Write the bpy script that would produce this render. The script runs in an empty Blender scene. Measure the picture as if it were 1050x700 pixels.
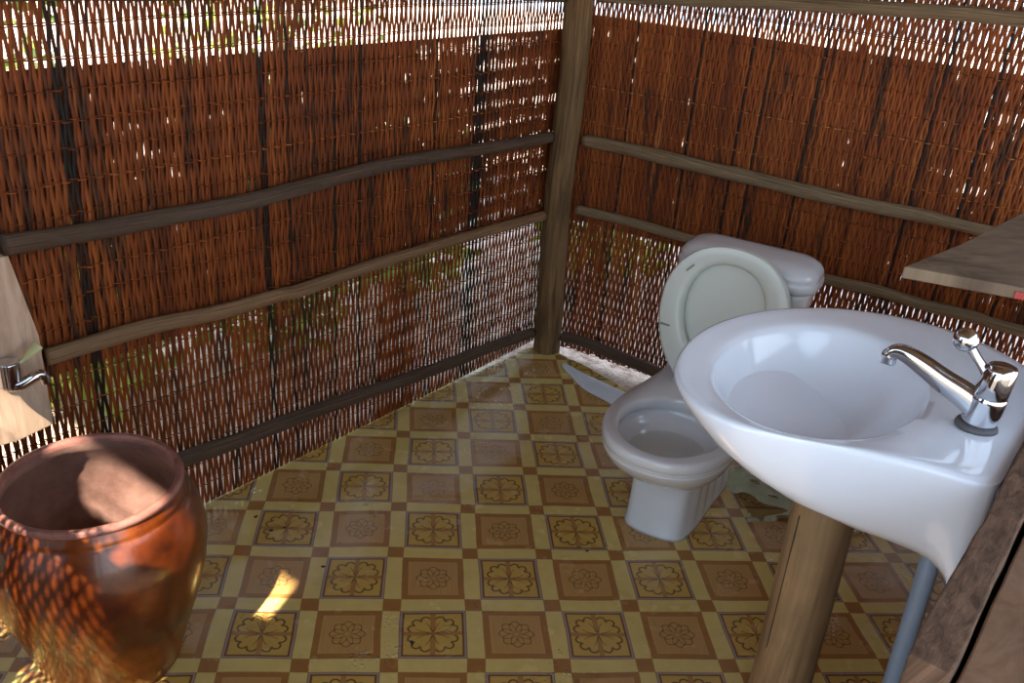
import bpy, math, random
import numpy as np
from mathutils import Vector, Matrix
random.seed(7); RNG = np.random.default_rng(11)
S = bpy.context.scene
COL = S.collection
# ------------------------------------------------------------------ camera
cam_d = bpy.data.cameras.new('camera'); cam = bpy.data.objects.new('camera', cam_d); COL.objects.link(cam)
S.camera = cam
cam_d.sensor_fit = 'HORIZONTAL'; cam_d.sensor_width = 36.0; cam_d.lens = 36.0*927.1/1050.0
cam_d.clip_start = 0.02
yaw, pitch, roll = [math.radians(a) for a in (6.48, 25.51, -4.84)]
fw = Vector((math.sin(yaw)*math.cos(pitch), math.cos(yaw)*math.cos(pitch), -math.sin(pitch)))
ri = Vector((math.cos(yaw), -math.sin(yaw), 0)); dn = fw.cross(ri)
r2 = math.cos(roll)*ri + math.sin(roll)*dn; d2 = -math.sin(roll)*ri + math.cos(roll)*dn
Mx = Matrix((r2, -d2, -fw)).transposed().to_4x4(); Mx.translation = Vector((-.16464, -1.62792, 1.65816))
cam.matrix_world = Mx
# ------------------------------------------------------------------ world, sun, exposure
SUN_EL = 51.5
SUN_DIR = Vector((.37, .93, 0)).normalized()*math.cos(math.radians(SUN_EL)) + Vector((0, 0, -math.sin(math.radians(SUN_EL))))
world = bpy.data.worlds.new('world'); S.world = world; world.use_nodes = True
wn = world.node_tree.nodes; wl = world.node_tree.links; wn.clear()
wo = wn.new('ShaderNodeOutputWorld'); wb = wn.new('ShaderNodeBackground'); wr = wn.new('ShaderNodeValToRGB')
wt = wn.new('ShaderNodeTexCoord'); wsx = wn.new('ShaderNodeSeparateXYZ')
wl.new(wt.outputs['Generated'], wsx.inputs[0]); wl.new(wsx.outputs['Z'], wr.inputs[0])
wr.color_ramp.elements[0].position = 0.0; wr.color_ramp.elements[0].color = (.78, .90, 1.0, 1)
wr.color_ramp.elements[1].position = 0.7; wr.color_ramp.elements[1].color = (.58, .76, 1.0, 1)
wl.new(wr.outputs[0], wb.inputs[0]); wb.inputs[1].default_value = 3.2
wl.new(wb.outputs[0], wo.inputs[0])
sd = bpy.data.lights.new('sun', 'SUN'); sd.energy = 24.0; sd.angle = math.radians(0.9); sd.color = (1, .90, .74)
sun = bpy.data.objects.new('sun', sd); COL.objects.link(sun)
sun.rotation_euler = SUN_DIR.to_track_quat('-Z', 'Y').to_euler(); sun.location = (-3, -6, 6)
S.view_settings.view_transform = 'Standard'; S.view_settings.look = 'None'
S.view_settings.gamma = 1.0; S.view_settings.use_curve_mapping = False
S.view_settings.exposure = 0.0

# ------------------------------------------------------------------ frames of the room
E1 = Vector((.6820, .7314, 0)); E2 = Vector((-.7314, .6820, 0)); UP = Vector((0, 0, 1))
def W(a, b, z=0.0): return a*E1 + b*E2 + z*UP
RA = math.radians(-37); RD = Vector((math.cos(RA), math.sin(RA), 0)); RN = Vector((-RD.y, RD.x, 0))   # right wall: along, outwards
P0 = Vector((.488, 1.733, 0))
def RW(s, off, z=0.0): return P0 + s*RD - off*RN + z*UP      # off = distance inside the right wall

# ------------------------------------------------------------------ helpers
def link(name, me, mat=None, parent=None):
    o = bpy.data.objects.new(name, me); COL.objects.link(o)
    if mat: me.materials.append(mat)
    if parent: o.parent = parent
    return o
def thing(name, label, cat, loc, rotz=0, group=None):
    o = bpy.data.objects.new(name, None); COL.objects.link(o); o.location = loc; o.rotation_euler = (0, 0, rotz)
    o.empty_display_size = .05
    o['label'] = label; o['category'] = cat
    if group: o['group'] = group
    return o
def tag(o, label, cat, group=None, kind=None):
    if label: o['label'] = label
    if cat: o['category'] = cat
    if group: o['group'] = group
    if kind: o['kind'] = kind
    return o
def mesh(name, verts, faces, smooth=True, uvs=None):
    me = bpy.data.meshes.new(name); me.from_pydata([tuple(v) for v in verts], [], faces); me.update()
    if smooth: me.polygons.foreach_set('use_smooth', [True]*len(me.polygons))
    if uvs is not None:
        l = me.uv_layers.new(name='UVMap'); vi = np.zeros(len(me.loops), int); me.loops.foreach_get('vertex_index', vi)
        l.data.foreach_set('uv', np.array(uvs, float)[vi].ravel())
    return me
def loft(rings, cap0=True, cap1=True, close=True):
    """rings: list of equal-length point lists -> verts, faces"""
    n = len(rings[0]); V = [p for r in rings for p in r]; F = []
    for k in range(len(rings)-1):
        for i in range(n if close else n-1):
            j = (i+1) % n; F.append((k*n+i, k*n+j, (k+1)*n+j, (k+1)*n+i))
    if cap0: F.append(tuple(range(n-1, -1, -1)))
    if cap1: F.append(tuple((len(rings)-1)*n+i for i in range(n)))
    return V, F
def join(parts):
    V = []; F = []
    for v, f in parts:
        b = len(V); V += list(v); F += [tuple(i+b for i in t) for t in f]
    return V, F
def noise1(x, seed, amp=1.0):
    return amp*(math.sin(x*1.0+seed)+.6*math.sin(x*2.3+seed*2.7)+.4*math.sin(x*4.9+seed*5.1))/2
def catmull(P, m=6, closed=False):
    P = [Vector(p) for p in P]; n = len(P); out = []
    rng = range(n) if closed else range(n-1)
    for i in rng:
        a = P[(i-1) % n] if closed or i > 0 else P[0]; b = P[i]; c = P[(i+1) % n]
        d = P[(i+2) % n] if closed or i+2 < n else P[-1]
        for k in range(m):
            t = k/m
            out.append(.5*((2*b)+(c-a)*t+(2*a-5*b+4*c-d)*t*t+(3*b-a-3*c+d)*t**3))
    if not closed: out.append(P[-1])
    return out
def tube(path, rad, n=16, rough=0.0, seed=0, flat=1.0, caps=True):
    """round pole along a path with uneven radius; uv = around, along"""
    path = [Vector(p) for p in path]; rings = []; uv = []; L = 0
    if not callable(rad): r0 = rad; rad = lambda t: r0
    ref = None
    for k, p in enumerate(path):
        t = (path[min(k+1, len(path)-1)]-path[max(k-1, 0)]).normalized()
        if ref is None:
            ref = UP if abs(t.z) < .8 else Vector((1, 0, 0))
        x = t.cross(ref).normalized(); y = x.cross(t).normalized(); ref = y if abs(t.z) < .999 else ref
        if k: L += (p-path[k-1]).length
        r = rad(k/max(1, len(path)-1)); ring = []
        for i in range(n):
            a = 2*math.pi*i/n
            rr = r*(1+rough*(noise1(a*1+L*9, seed)+.7*noise1(a*2+L*23, seed+3)+.5*math.sin(a*3+seed+L*4)))
            ring.append(p+x*rr*math.cos(a)+y*rr*flat*math.sin(a)); uv.append((i/n, L))
        rings.append(ring)
    V, F = loft(rings, caps, caps)
    return V, F, uv
def tube_obj(name, path, rad, mat, parent=None, n=16, rough=0.0, seed=0, flat=1.0, m=0, bev=True):
    if m: path = catmull(path, m)
    V, F, uv = tube(path, rad, n, rough, seed, flat)
    return link(name, mesh(name, V, F, True, uv), mat, parent)
def boxv(c, sx, sy, sz, ax=Vector((1, 0, 0)), ay=Vector((0, 1, 0)), az=Vector((0, 0, 1))):
    V = []
    for k in (-1, 1):
        for (i, j) in ((-1, -1), (1, -1), (1, 1), (-1, 1)): V.append(c+ax*i*sx/2+ay*j*sy/2+az*k*sz/2)
    return V, [(3, 2, 1, 0), (4, 5, 6, 7), (0, 1, 5, 4), (1, 2, 6, 5), (2, 3, 7, 6), (3, 0, 4, 7)]
def bevel(o, w, seg=2, ang=30):
    m = o.modifiers.new('bevel', 'BEVEL'); m.width = w; m.segments = seg; m.limit_method = 'ANGLE'; m.angle_limit = math.radians(ang)
    return o
def autosmooth(o, deg=35):
    bpy.context.view_layer.objects.active = o
    me = o.data; c = math.cos(math.radians(deg))
    import bmesh as _b
    bm = _b.new(); bm.from_mesh(me)
    for e in bm.edges:
        if len(e.link_faces) == 2 and e.link_faces[0].normal.dot(e.link_faces[1].normal) < c: e.smooth = False
    bm.to_mesh(me); bm.free()
    return o
def board(name, poly, thick, mat, parent=None, ax=None, ay=None, az=None, o0=None, smooth=False, bw=.002):
    """extruded polygon: poly of (u,v) in frame ax, ay at o0; thickness along az; uv from u,v"""
    n = len(poly); V = []; uv = []
    for k in (0, 1):
        for (u, v) in poly: V.append(o0+ax*u+ay*v+az*thick*k); uv.append((u*3, v))
    F = [tuple(range(n-1, -1, -1)), tuple(range(n, 2*n))]+[(i, (i+1) % n, n+(i+1) % n, n+i) for i in range(n)]
    ob = link(name, mesh(name, V, F, smooth, uv), mat, parent); bevel(ob, bw, 2); return ob
def lathe(prof, c, n=48, ax=None):
    rings = [[c+Vector((r*math.cos(2*math.pi*i/n), r*math.sin(2*math.pi*i/n), z)) for i in range(n)] for (r, z) in prof]
    return rings

# ------------------------------------------------------------------ materials
class NT:
    def __init__(s, name):
        s.m = bpy.data.materials.new(name); s.m.use_nodes = True; s.t = s.m.node_tree; s.t.nodes.clear()
        s.out = s.n('ShaderNodeOutputMaterial'); s.b = s.n('ShaderNodeBsdfPrincipled'); s.l(s.b.outputs[0], s.out.inputs[0])
    def n(s, ty, **kw):
        x = s.t.nodes.new(ty)
        for k, v in kw.items(): setattr(x, k, v)
        return x
    def l(s, a, b): s.t.links.new(a, b)
    def put(s, sock, v):
        if hasattr(v, 'is_linked'): s.l(v, sock)
        else: sock.default_value = v
    def math(s, op, a, b=0.0, c=0.0, clamp=False):
        x = s.n('ShaderNodeMath', operation=op, use_clamp=clamp)
        s.put(x.inputs[0], a); s.put(x.inputs[1], b)
        if op in ('SMOOTH_MIN', 'MULTIPLY_ADD', 'COMPARE', 'WRAP'): s.put(x.inputs[2], c)
        return x.outputs[0]
    def mix(s, f, a, b, blend='MIX'):
        x = s.n('ShaderNodeMix', data_type='RGBA', blend_type=blend, clamp_factor=True)
        s.put(x.inputs[0], f); s.put(x.inputs[6], (*a, 1) if isinstance(a, tuple) and len(a) == 3 else a)
        s.put(x.inputs[7], (*b, 1) if isinstance(b, tuple) and len(b) == 3 else b); return x.outputs[2]
    def noise(s, vec, scale, detail=4, rough=.55, dist=0.0):
        x = s.n('ShaderNodeTexNoise'); x.inputs['Scale'].default_value = scale; x.inputs['Detail'].default_value = detail
        x.inputs['Roughness'].default_value = rough; x.inputs['Distortion'].default_value = dist
        if vec is not None: s.l(vec, x.inputs['Vector'])
        return x.outputs['Fac']
    def mapping(s, vec, scale=(1, 1, 1), loc=(0, 0, 0), rot=(0, 0, 0)):
        x = s.n('ShaderNodeMapping'); s.l(vec, x.inputs[0]); x.inputs['Scale'].default_value = scale
        x.inputs['Location'].default_value = loc; x.inputs['Rotation'].default_value = rot; return x.outputs[0]
    def ramp(s, f, stops):
        x = s.n('ShaderNodeValToRGB'); s.l(f, x.inputs[0]); e = x.color_ramp.elements
        while len(e) < len(stops): e.new(.5)
        for i, (p, c) in enumerate(stops): e[i].position = p; e[i].color = (*c, 1)
        return x.outputs[0]
    def sm(s, v, lo, hi):
        x = s.n('ShaderNodeMapRange', interpolation_type='SMOOTHSTEP'); s.put(x.inputs[0], v)
        x.inputs[1].default_value = lo; x.inputs[2].default_value = hi; return x.outputs[0]
    def bump(s, h, strength=.3, dist=.005, prev=None):
        x = s.n('ShaderNodeBump'); x.inputs['Strength'].default_value = strength; x.inputs['Distance'].default_value = dist
        s.l(h, x.inputs['Height'])
        if prev: s.l(prev, x.inputs['Normal'])
        s.l(x.outputs[0], s.b.inputs['Normal']); return x.outputs[0]
    def base(s, c): s.put(s.b.inputs['Base Color'], (*c, 1) if isinstance(c, tuple) and len(c) == 3 else c)
    def rough(s, v): s.put(s.b.inputs['Roughness'], v)

def wood(name, dark, light, grey=(.2, .18, .15), gmix=.3, sx=14, sy=1.6, bump=.5, rough=.8, cracks=True):
    t = NT(name); uv = t.n('ShaderNodeTexCoord').outputs['UV']
    tc = t.n('ShaderNodeTexCoord').outputs['Object']
    v = t.mapping(uv, (sx, sy, 1)); f = t.noise(v, 3.0, 6, .65, .6); f2 = t.noise(tc, 6, 3, .5); f3 = t.noise(t.mapping(uv, (sx*2.2, sy*1.2, 1)), 6, 3, .7)
    c = t.ramp(f, [(.36, dark), (.62, light)])
    c = t.mix(t.math('MULTIPLY', t.sm(f2, .4, .65), gmix), c, grey)
    if cracks: c = t.mix(t.sm(f3, .66, .74), c, tuple(x*.35 for x in dark))
    t.base(c); t.rough(rough); t.b.inputs['Specular IOR Level'].default_value = .3
    t.bump(t.math('ADD', f, f3), bump, .003); return t.m
M = {}
M['rail_dark'] = wood('weathered_dark_pole', (.035, .02, .012), (.125, .075, .045), (.10, .068, .048), .35)
M['rail_mid'] = wood('weathered_brown_pole', (.10, .05, .022), (.30, .175, .09), (.17, .11, .065), .3)
M['rail_grey'] = wood('weathered_grey_pole', (.055, .032, .016), (.31, .215, .12), (.19, .135, .08), .35)
M['post'] = wood('corner_post_wood', (.06, .032, .012), (.21, .12, .05), (.085, .05, .022), .4, 8, 1.2)
M['log'] = wood('peeled_log_wood', (.15, .085, .04), (.28, .175, .085), (.12, .085, .045), .4, 5, .8, .15, .6, True)
M['plank_pale'] = wood('pale_sawn_plank', (.42, .27, .18), (.62, .44, .32), (.4, .3, .22), .4, 4, 1.5, .1, .7, False)
M['plank_dark'] = wood('rough_brown_plank', (.07, .036, .02), (.18, .10, .06), (.11, .065, .04), .35, 3, 8, .6, .85, False)
M['plank_brown'] = wood('brown_board', (.15, .075, .04), (.27, .15, .085), (.2, .13, .09), .3, 3, 3, .2, .7, False)
M['plank_shelf'] = wood('greyish_shelf_board', (.08, .05, .03), (.22, .155, .10), (.15, .105, .07), .6, 2, 5, .15, .75, False)

def bamboo():
    t = NT('woven_bamboo'); a = t.n('ShaderNodeAttribute', attribute_name='tone').outputs['Fac']
    tc = t.n('ShaderNodeTexCoord').outputs['Object']; v = t.mapping(tc, (60, 60, 5)); f = t.noise(v, 1.0, 3, .6); g = t.noise(tc, 3.5, 3, .5)
    g2 = t.noise(t.mapping(tc, (26, 26, 3.0)), 1.0, 4, .65)
    k = t.math('ADD', a, t.math('MULTIPLY', t.math('SUBTRACT', f, .5), .55)); k = t.math('ADD', k, t.math('MULTIPLY', t.math('SUBTRACT', g, .5), .5))
    c = t.ramp(k, [(.0, (.018, .012, .010)), (.22, (.085, .026, .010)), (.55, (.28, .070, .015)), (.85, (.46, .145, .034)), (1.0, (.55, .26, .10))])
    c = t.mix(t.math('MULTIPLY', t.sm(g2, .54, .66), .82), c, (.03, .02, .016)); c = t.mix(1.0, c, (.74, .65, .50), 'MULTIPLY')
    t.base(c); t.rough(.6); t.b.inputs['Specular IOR Level'].default_value = .25
    tr = t.n('ShaderNodeBsdfTranslucent'); t.l(c, tr.inputs[0]); mx = t.n('ShaderNodeMixShader'); mx.inputs[0].default_value = .14
    t.l(t.b.outputs[0], mx.inputs[1]); t.l(tr.outputs[0], mx.inputs[2]); t.l(mx.outputs[0], t.out.inputs[0])
    return t.m
M['bamboo'] = bamboo()
def ceramic(name, col, rough=.12, coat=.5):
    t = NT(name); tc = t.n('ShaderNodeTexCoord').outputs['Object']; f = t.noise(tc, 9, 4, .6)
    t.base(t.mix(t.math('MULTIPLY', t.sm(f, .55, .8), .25), col, tuple(c*.85 for c in col))); t.rough(rough)
    t.b.inputs['Coat Weight'].default_value = coat; t.b.inputs['Coat Roughness'].default_value = .04
    return t.m
M['basin'] = ceramic('white_glazed_basin', (.78, .82, .90))
M['toilet'] = ceramic('white_glazed_toilet', (.66, .68, .71), .16)
M['seat'] = ceramic('cream_plastic_seat', (.62, .66, .61), .28, .15)
def metal(name, col, rough):
    t = NT(name); t.base(col); t.b.inputs['Metallic'].default_value = 1; t.rough(rough)
    tc = t.n('ShaderNodeTexCoord').outputs['Object']; t.rough(t.math('ADD', t.math('MULTIPLY', t.noise(tc, 40, 2), .08), rough)); return t.m
M['chrome'] = metal('chrome', (.62, .64, .68), .06)
M['chrome_dull'] = metal('dull_chrome', (.45, .45, .48), .28)
def plain(name, col, rough=.6, spec=.5, nz=0.0, sc=20):
    t = NT(name); tc = t.n('ShaderNodeTexCoord').outputs['Object']; f = t.noise(tc, sc, 4)
    t.base(t.mix(f, tuple(c*(1-nz) for c in col), tuple(min(1, c*(1+nz)) for c in col))); t.rough(rough); t.b.inputs['Specular IOR Level'].default_value = spec; return t.m
M['rubber'] = plain('dark_grey_gasket', (.09, .085, .09), .5)
M['pipe'] = plain('grey_blue_plastic_pipe', (.27, .34, .44), .35, .5, .1, 8)
M['lever'] = plain('pale_green_plastic', (.50, .50, .25), .4)
M['bumper'] = plain('grey_rubber_bumper', (.25, .25, .24), .6)
M['fleck'] = plain('black_fleck', (.015, .012, .01), .7)
M['cap'] = plain('white_sheet_backing', (.66, .68, .72), .35, .5, .1)
M['leaf'] = plain('green_leaf', (.30, .40, .08), .6, .3, .4, 3)
M['red'] = plain('red_mark', (.35, .04, .03), .6)

def glaze():
    t = NT('brown_glazed_clay'); tc = t.n('ShaderNodeTexCoord').outputs['Object']
    f = t.noise(tc, 7, 5, .6); g = t.noise(t.mapping(tc, (1, 1, .3)), 16, 4, .7)
    c = t.ramp(f, [(.32, (.028, .005, .0015)), (.5, (.10, .018, .002)), (.68, (.22, .05, .005))])
    c = t.mix(t.math('MULTIPLY', t.sm(g, .55, .72), .5), c, (.10, .022, .008))
    t.base(c); t.rough(.3); t.b.inputs['Coat Weight'].default_value = .5; t.b.inputs['Coat Roughness'].default_value = .12
    t.bump(f, .15, .01); return t.m
M['glaze'] = glaze()
def clayrim():
    t = NT('worn_clay_rim'); tc = t.n('ShaderNodeTexCoord').outputs['Object']; f = t.noise(tc, 22, 5, .7)
    t.base(t.ramp(f, [(.3, (.17, .065, .05)), (.7, (.36, .16, .125))])); t.rough(.28); t.b.inputs['Coat Weight'].default_value = .3; t.bump(f, .2, .004); return t.m
M['clayrim'] = clayrim()
def clayin():
    t = NT('pale_clay_inside'); tc = t.n('ShaderNodeTexCoord').outputs['Object']; f = t.noise(tc, 14, 5, .7)
    t.base(t.ramp(f, [(.3, (.13, .065, .05)), (.7, (.25, .14, .11))])); t.rough(.55); t.bump(f, .15, .004); return t.m
M['clayin'] = clayin()
def water(name, tint, bump=.15):
    t = NT(name); tr = t.n('ShaderNodeBsdfTransparent'); tr.inputs[0].default_value = (*tint, 1)
    gl = t.n('ShaderNodeBsdfGlossy'); gl.inputs['Roughness'].default_value = .02; fr = t.n('ShaderNodeFresnel'); fr.inputs[0].default_value = 1.33
    tc = t.n('ShaderNodeTexCoord').outputs['Object']; b = t.n('ShaderNodeBump'); b.inputs['Strength'].default_value = bump; b.inputs['Distance'].default_value = .004
    t.l(t.noise(tc, 22, 2), b.inputs['Height']); t.l(b.outputs[0], gl.inputs['Normal']); t.l(b.outputs[0], fr.inputs['Normal'])
    mx = t.n('ShaderNodeMixShader'); mx.inputs[0].default_value = .05; t.l(tr.outputs[0], mx.inputs[1]); t.l(gl.outputs[0], mx.inputs[2]); t.l(mx.outputs[0], t.out.inputs[0]); return t.m
M['water'] = water('water', (.9, .88, .84))
def film():
    t = NT('clear_plastic_film'); tr = t.n('ShaderNodeBsdfTransparent'); tr.inputs[0].default_value = (.66, .60, .48, 1)
    gl = t.n('ShaderNodeBsdfGlossy'); gl.inputs['Roughness'].default_value = .12; gl.inputs[0].default_value = (.32, .28, .17, 1)
    fr = t.n('ShaderNodeFresnel'); fr.inputs[0].default_value = 1.22
    mx = t.n('ShaderNodeMixShader'); t.l(fr.outputs[0], mx.inputs[0]); t.l(tr.outputs[0], mx.inputs[1]); t.l(gl.outputs[0], mx.inputs[2]); t.l(mx.outputs[0], t.out.inputs[0]); return t.m
M['film'] = film()

def vinyl():
    """printed floor sheet: squares, bands, alternating flower and medallion tiles"""
    t = NT('printed_vinyl_floor'); P = .21
    tc = t.n('ShaderNodeTexCoord').outputs['Object']
    wob = t.noise(tc, 3.2, 2, .5); wob2 = t.noise(t.mapping(tc, loc=(7, 3, 1)), 3.2, 2, .5)
    sp = t.n('ShaderNodeSeparateXYZ'); t.l(tc, sp.inputs[0])
    X = t.math('ADD', t.math('DIVIDE', sp.outputs[0], P), t.math('MULTIPLY', t.math('SUBTRACT', wob, .5), .10))
    Y = t.math('ADD', t.math('DIVIDE', sp.outputs[1], P), t.math('MULTIPLY', t.math('SUBTRACT', wob2, .5), .10))
    ix = t.math('FLOOR', X); iy = t.math('FLOOR', Y)
    x = t.math('SUBTRACT', t.math('SUBTRACT', X, ix), .5); y = t.math('SUBTRACT', t.math('SUBTRACT', Y, iy), .5)
    par = t.math('FLOORED_MODULO', t.math('ADD', ix, iy), 2.0)          # 1 -> flower tile
    ax = t.math('ABSOLUTE', x); ay = t.math('ABSOLUTE', y); mx = t.math('MAXIMUM', ax, ay); mn = t.math('MINIMUM', ax, ay)
    e = .004
    fine = t.noise(t.mapping(tc, (1, 1, 1)), 160, 3, .7); mot = t.noise(tc, 26, 4, .6); grain = t.noise(t.mapping(tc, (140, 14, 1)), 1, 3, .6)
    band = t.mix(mot, (.58, .42, .13), (.74, .57, .20))
    brown = t.mix(mot, (.30, .125, .032), (.40, .19, .055))
    tan = t.mix(grain, (.42, .22, .07), (.54, .31, .10))
    yel = t.mix(mot, (.50, .30, .065), (.60, .39, .095))
    ink = (.10, .045, .02)
    # medallion tile
    r = t.math('SQRT', t.math('ADD', t.math('MULTIPLY', x, x), t.math('MULTIPLY', y, y))); th = t.math('ARCTAN2', y, x)
    def ringsdf(rad, amp, k, w, ph=0.0):
        tgt = t.math('ADD', t.math('MULTIPLY', t.math('COSINE', t.math('ADD', t.math('MULTIPLY', th, float(k)), ph)), amp), rad)
        d = t.math('ABSOLUTE', t.math('SUBTRACT', r, tgt)); return t.math('SUBTRACT', 1.0, t.sm(d, w*.6, w*1.4))
    med = t.math('MAXIMUM', ringsdf(.06, .026, 8, .009), t.math('MAXIMUM', ringsdf(.135, .040, 8, .010, math.pi), ringsdf(.195, .018, 8, .007)))
    mc = t.mix(t.math('MULTIPLY', med, .85), tan, (.13, .065, .025))
    mc = t.mix(t.sm(mx, .312, .318), mc, brown)
    mc = t.mix(t.math('MULTIPLY', t.math('MULTIPLY', t.sm(mx, .300, .306), t.math('SUBTRACT', 1.0, t.sm(mx, .312, .318))), .4), mc, (.55, .33, .12))
    # flower tile: brown cross bands, eight curled petals drawn in dark ink
    cross = t.math('MULTIPLY', t.math('SUBTRACT', 1.0, t.sm(mn, .028, .034)), t.sm(mx, .04, .05))
    fc = t.mix(t.math('MULTIPLY', cross, .85), yel, (.36, .16, .05))
    def arc(cx, cy, rad, w):     # outer half of a small circle, in the folded octant (mx, mn)
        dx = t.math('SUBTRACT', mx, cx); dy = t.math('SUBTRACT', mn, cy)
        d = t.math('ABSOLUTE', t.math('SUBTRACT', t.math('SQRT', t.math('ADD', t.math('MULTIPLY', dx, dx), t.math('MULTIPLY', dy, dy))), rad))
        rr = t.math('ADD', t.math('MULTIPLY', dx, .93), t.math('MULTIPLY', dy, .37))
        return t.math('MULTIPLY', t.math('SUBTRACT', 1.0, t.sm(d, w*.6, w*1.4)), t.sm(rr, -.02, .01))
    a1 = arc(.235, .085, .052, .012); a2 = arc(.190, .190, .050, .012)
    # stems from the centre towards the curls
    st = t.math('ABSOLUTE', t.math('SUBTRACT', mn, t.math('MULTIPLY', t.math('POWER', t.math('MAXIMUM', mx, .001), 1.6), 1.15)))
    stm = t.math('MULTIPLY', t.math('SUBTRACT', 1.0, t.sm(st, .004, .009)), t.math('SUBTRACT', 1.0, t.sm(mx, .17, .20)))
    knot = t.math('MAXIMUM', ringsdf(.035, .014, 4, .006), t.math('MULTIPLY', stm, .8))
    pet = t.math('MAXIMUM', t.math('MAXIMUM', a1, a2), knot)
    fc = t.mix(t.math('MULTIPLY', pet, .85), fc, ink)
    fc = t.mix(t.sm(mx, .338, .342), fc, (.19, .075, .03))
    fc = t.mix(t.sm(mx, .362, .366), fc, (.34, .25, .20))
    fc = t.mix(t.sm(mx, .386, .390), fc, (.20, .12, .07))
    tile = t.mix(par, mc, fc)
    # bands and corner squares, thin dark line round each
    inb = t.sm(mx, .393, .397); inc = t.sm(mn, .393, .397)
    c = t.mix(inb, tile, band); c = t.mix(inc, c, brown)
    ln = t.math('ABSOLUTE', t.math('SUBTRACT', mx, .395)); l2 = t.math('ABSOLUTE', t.math('SUBTRACT', mn, .395))
    lnm = t.math('MULTIPLY', t.math('SUBTRACT', 1.0, t.sm(t.math('MINIMUM', ln, l2), .002, .007)), .45)
    c = t.mix(lnm, c, (.22, .12, .045))
    dirt = t.noise(tc, 5.5, 5, .65); c = t.mix(t.math('MULTIPLY', t.sm(dirt, .58, .75), .22), c, (.16, .10, .05))
    t.base(c)
    t.rough(t.math('ADD', t.math('MULTIPLY', t.sm(t.noise(tc, 12, 3), .4, .7), .16), .14)); t.b.inputs['Specular IOR Level'].default_value = .5
    # sheet wrinkles and wet beads under the film
    w1 = t.noise(t.mapping(tc, (1, 2.2, 1), rot=(0, 0, .5)), 2.2, 2, .5, .8)
    b1 = t.bump(w1, .5, .012)
    vo = t.n('ShaderNodeTexVoronoi'); vo.inputs['Scale'].default_value = 85; t.l(tc, vo.inputs['Vector'])
    wet = t.sm(t.noise(t.mapping(tc, loc=(2, 5, 0)), 4.2, 4, .7), .56, .66)
    h = t.math('MULTIPLY', t.math('SUBTRACT', 1.0, t.sm(vo.outputs['Distance'], .1, .5)), wet)
    t.bump(h, .9, .004, b1)
    return t.m
M['vinyl'] = vinyl()
def ground_m():
    t = NT('sandy_ground'); tc = t.n('ShaderNodeTexCoord').outputs['Object']; f = t.noise(tc, 16, 6, .75); g = t.noise(tc, 45, 4, .8)
    c = t.ramp(f, [(.38, (.40, .26, .19)), (.52, (.74, .55, .44)), (.68, (.88, .72, .62))]); c = t.mix(t.math('MULTIPLY', t.sm(g, .5, .7), .5), c, (.25, .17, .12))
    t.base(c); t.rough(.95); t.bump(t.math('ADD', f, g), .6, .02); return t.m
M['ground'] = ground_m()
M['bounce_damper'] = plain('bounce_damper_dark', (.13, .105, .085), .95, .2, .5, 6)  # dark colour of the added ground patch that damps sun bounce
def thatch():
    t = NT('dark_thatch'); tc = t.n('ShaderNodeTexCoord').outputs['Object']; f = t.noise(t.mapping(tc, (30, 3, 30)), 1.0, 4, .6)
    t.base(t.ramp(f, [(.3, (.06, .04, .025)), (.7, (.20, .14, .08))])); t.rough(.9); t.bump(f, .5, .02); return t.m
M['thatch'] = thatch()

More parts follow.
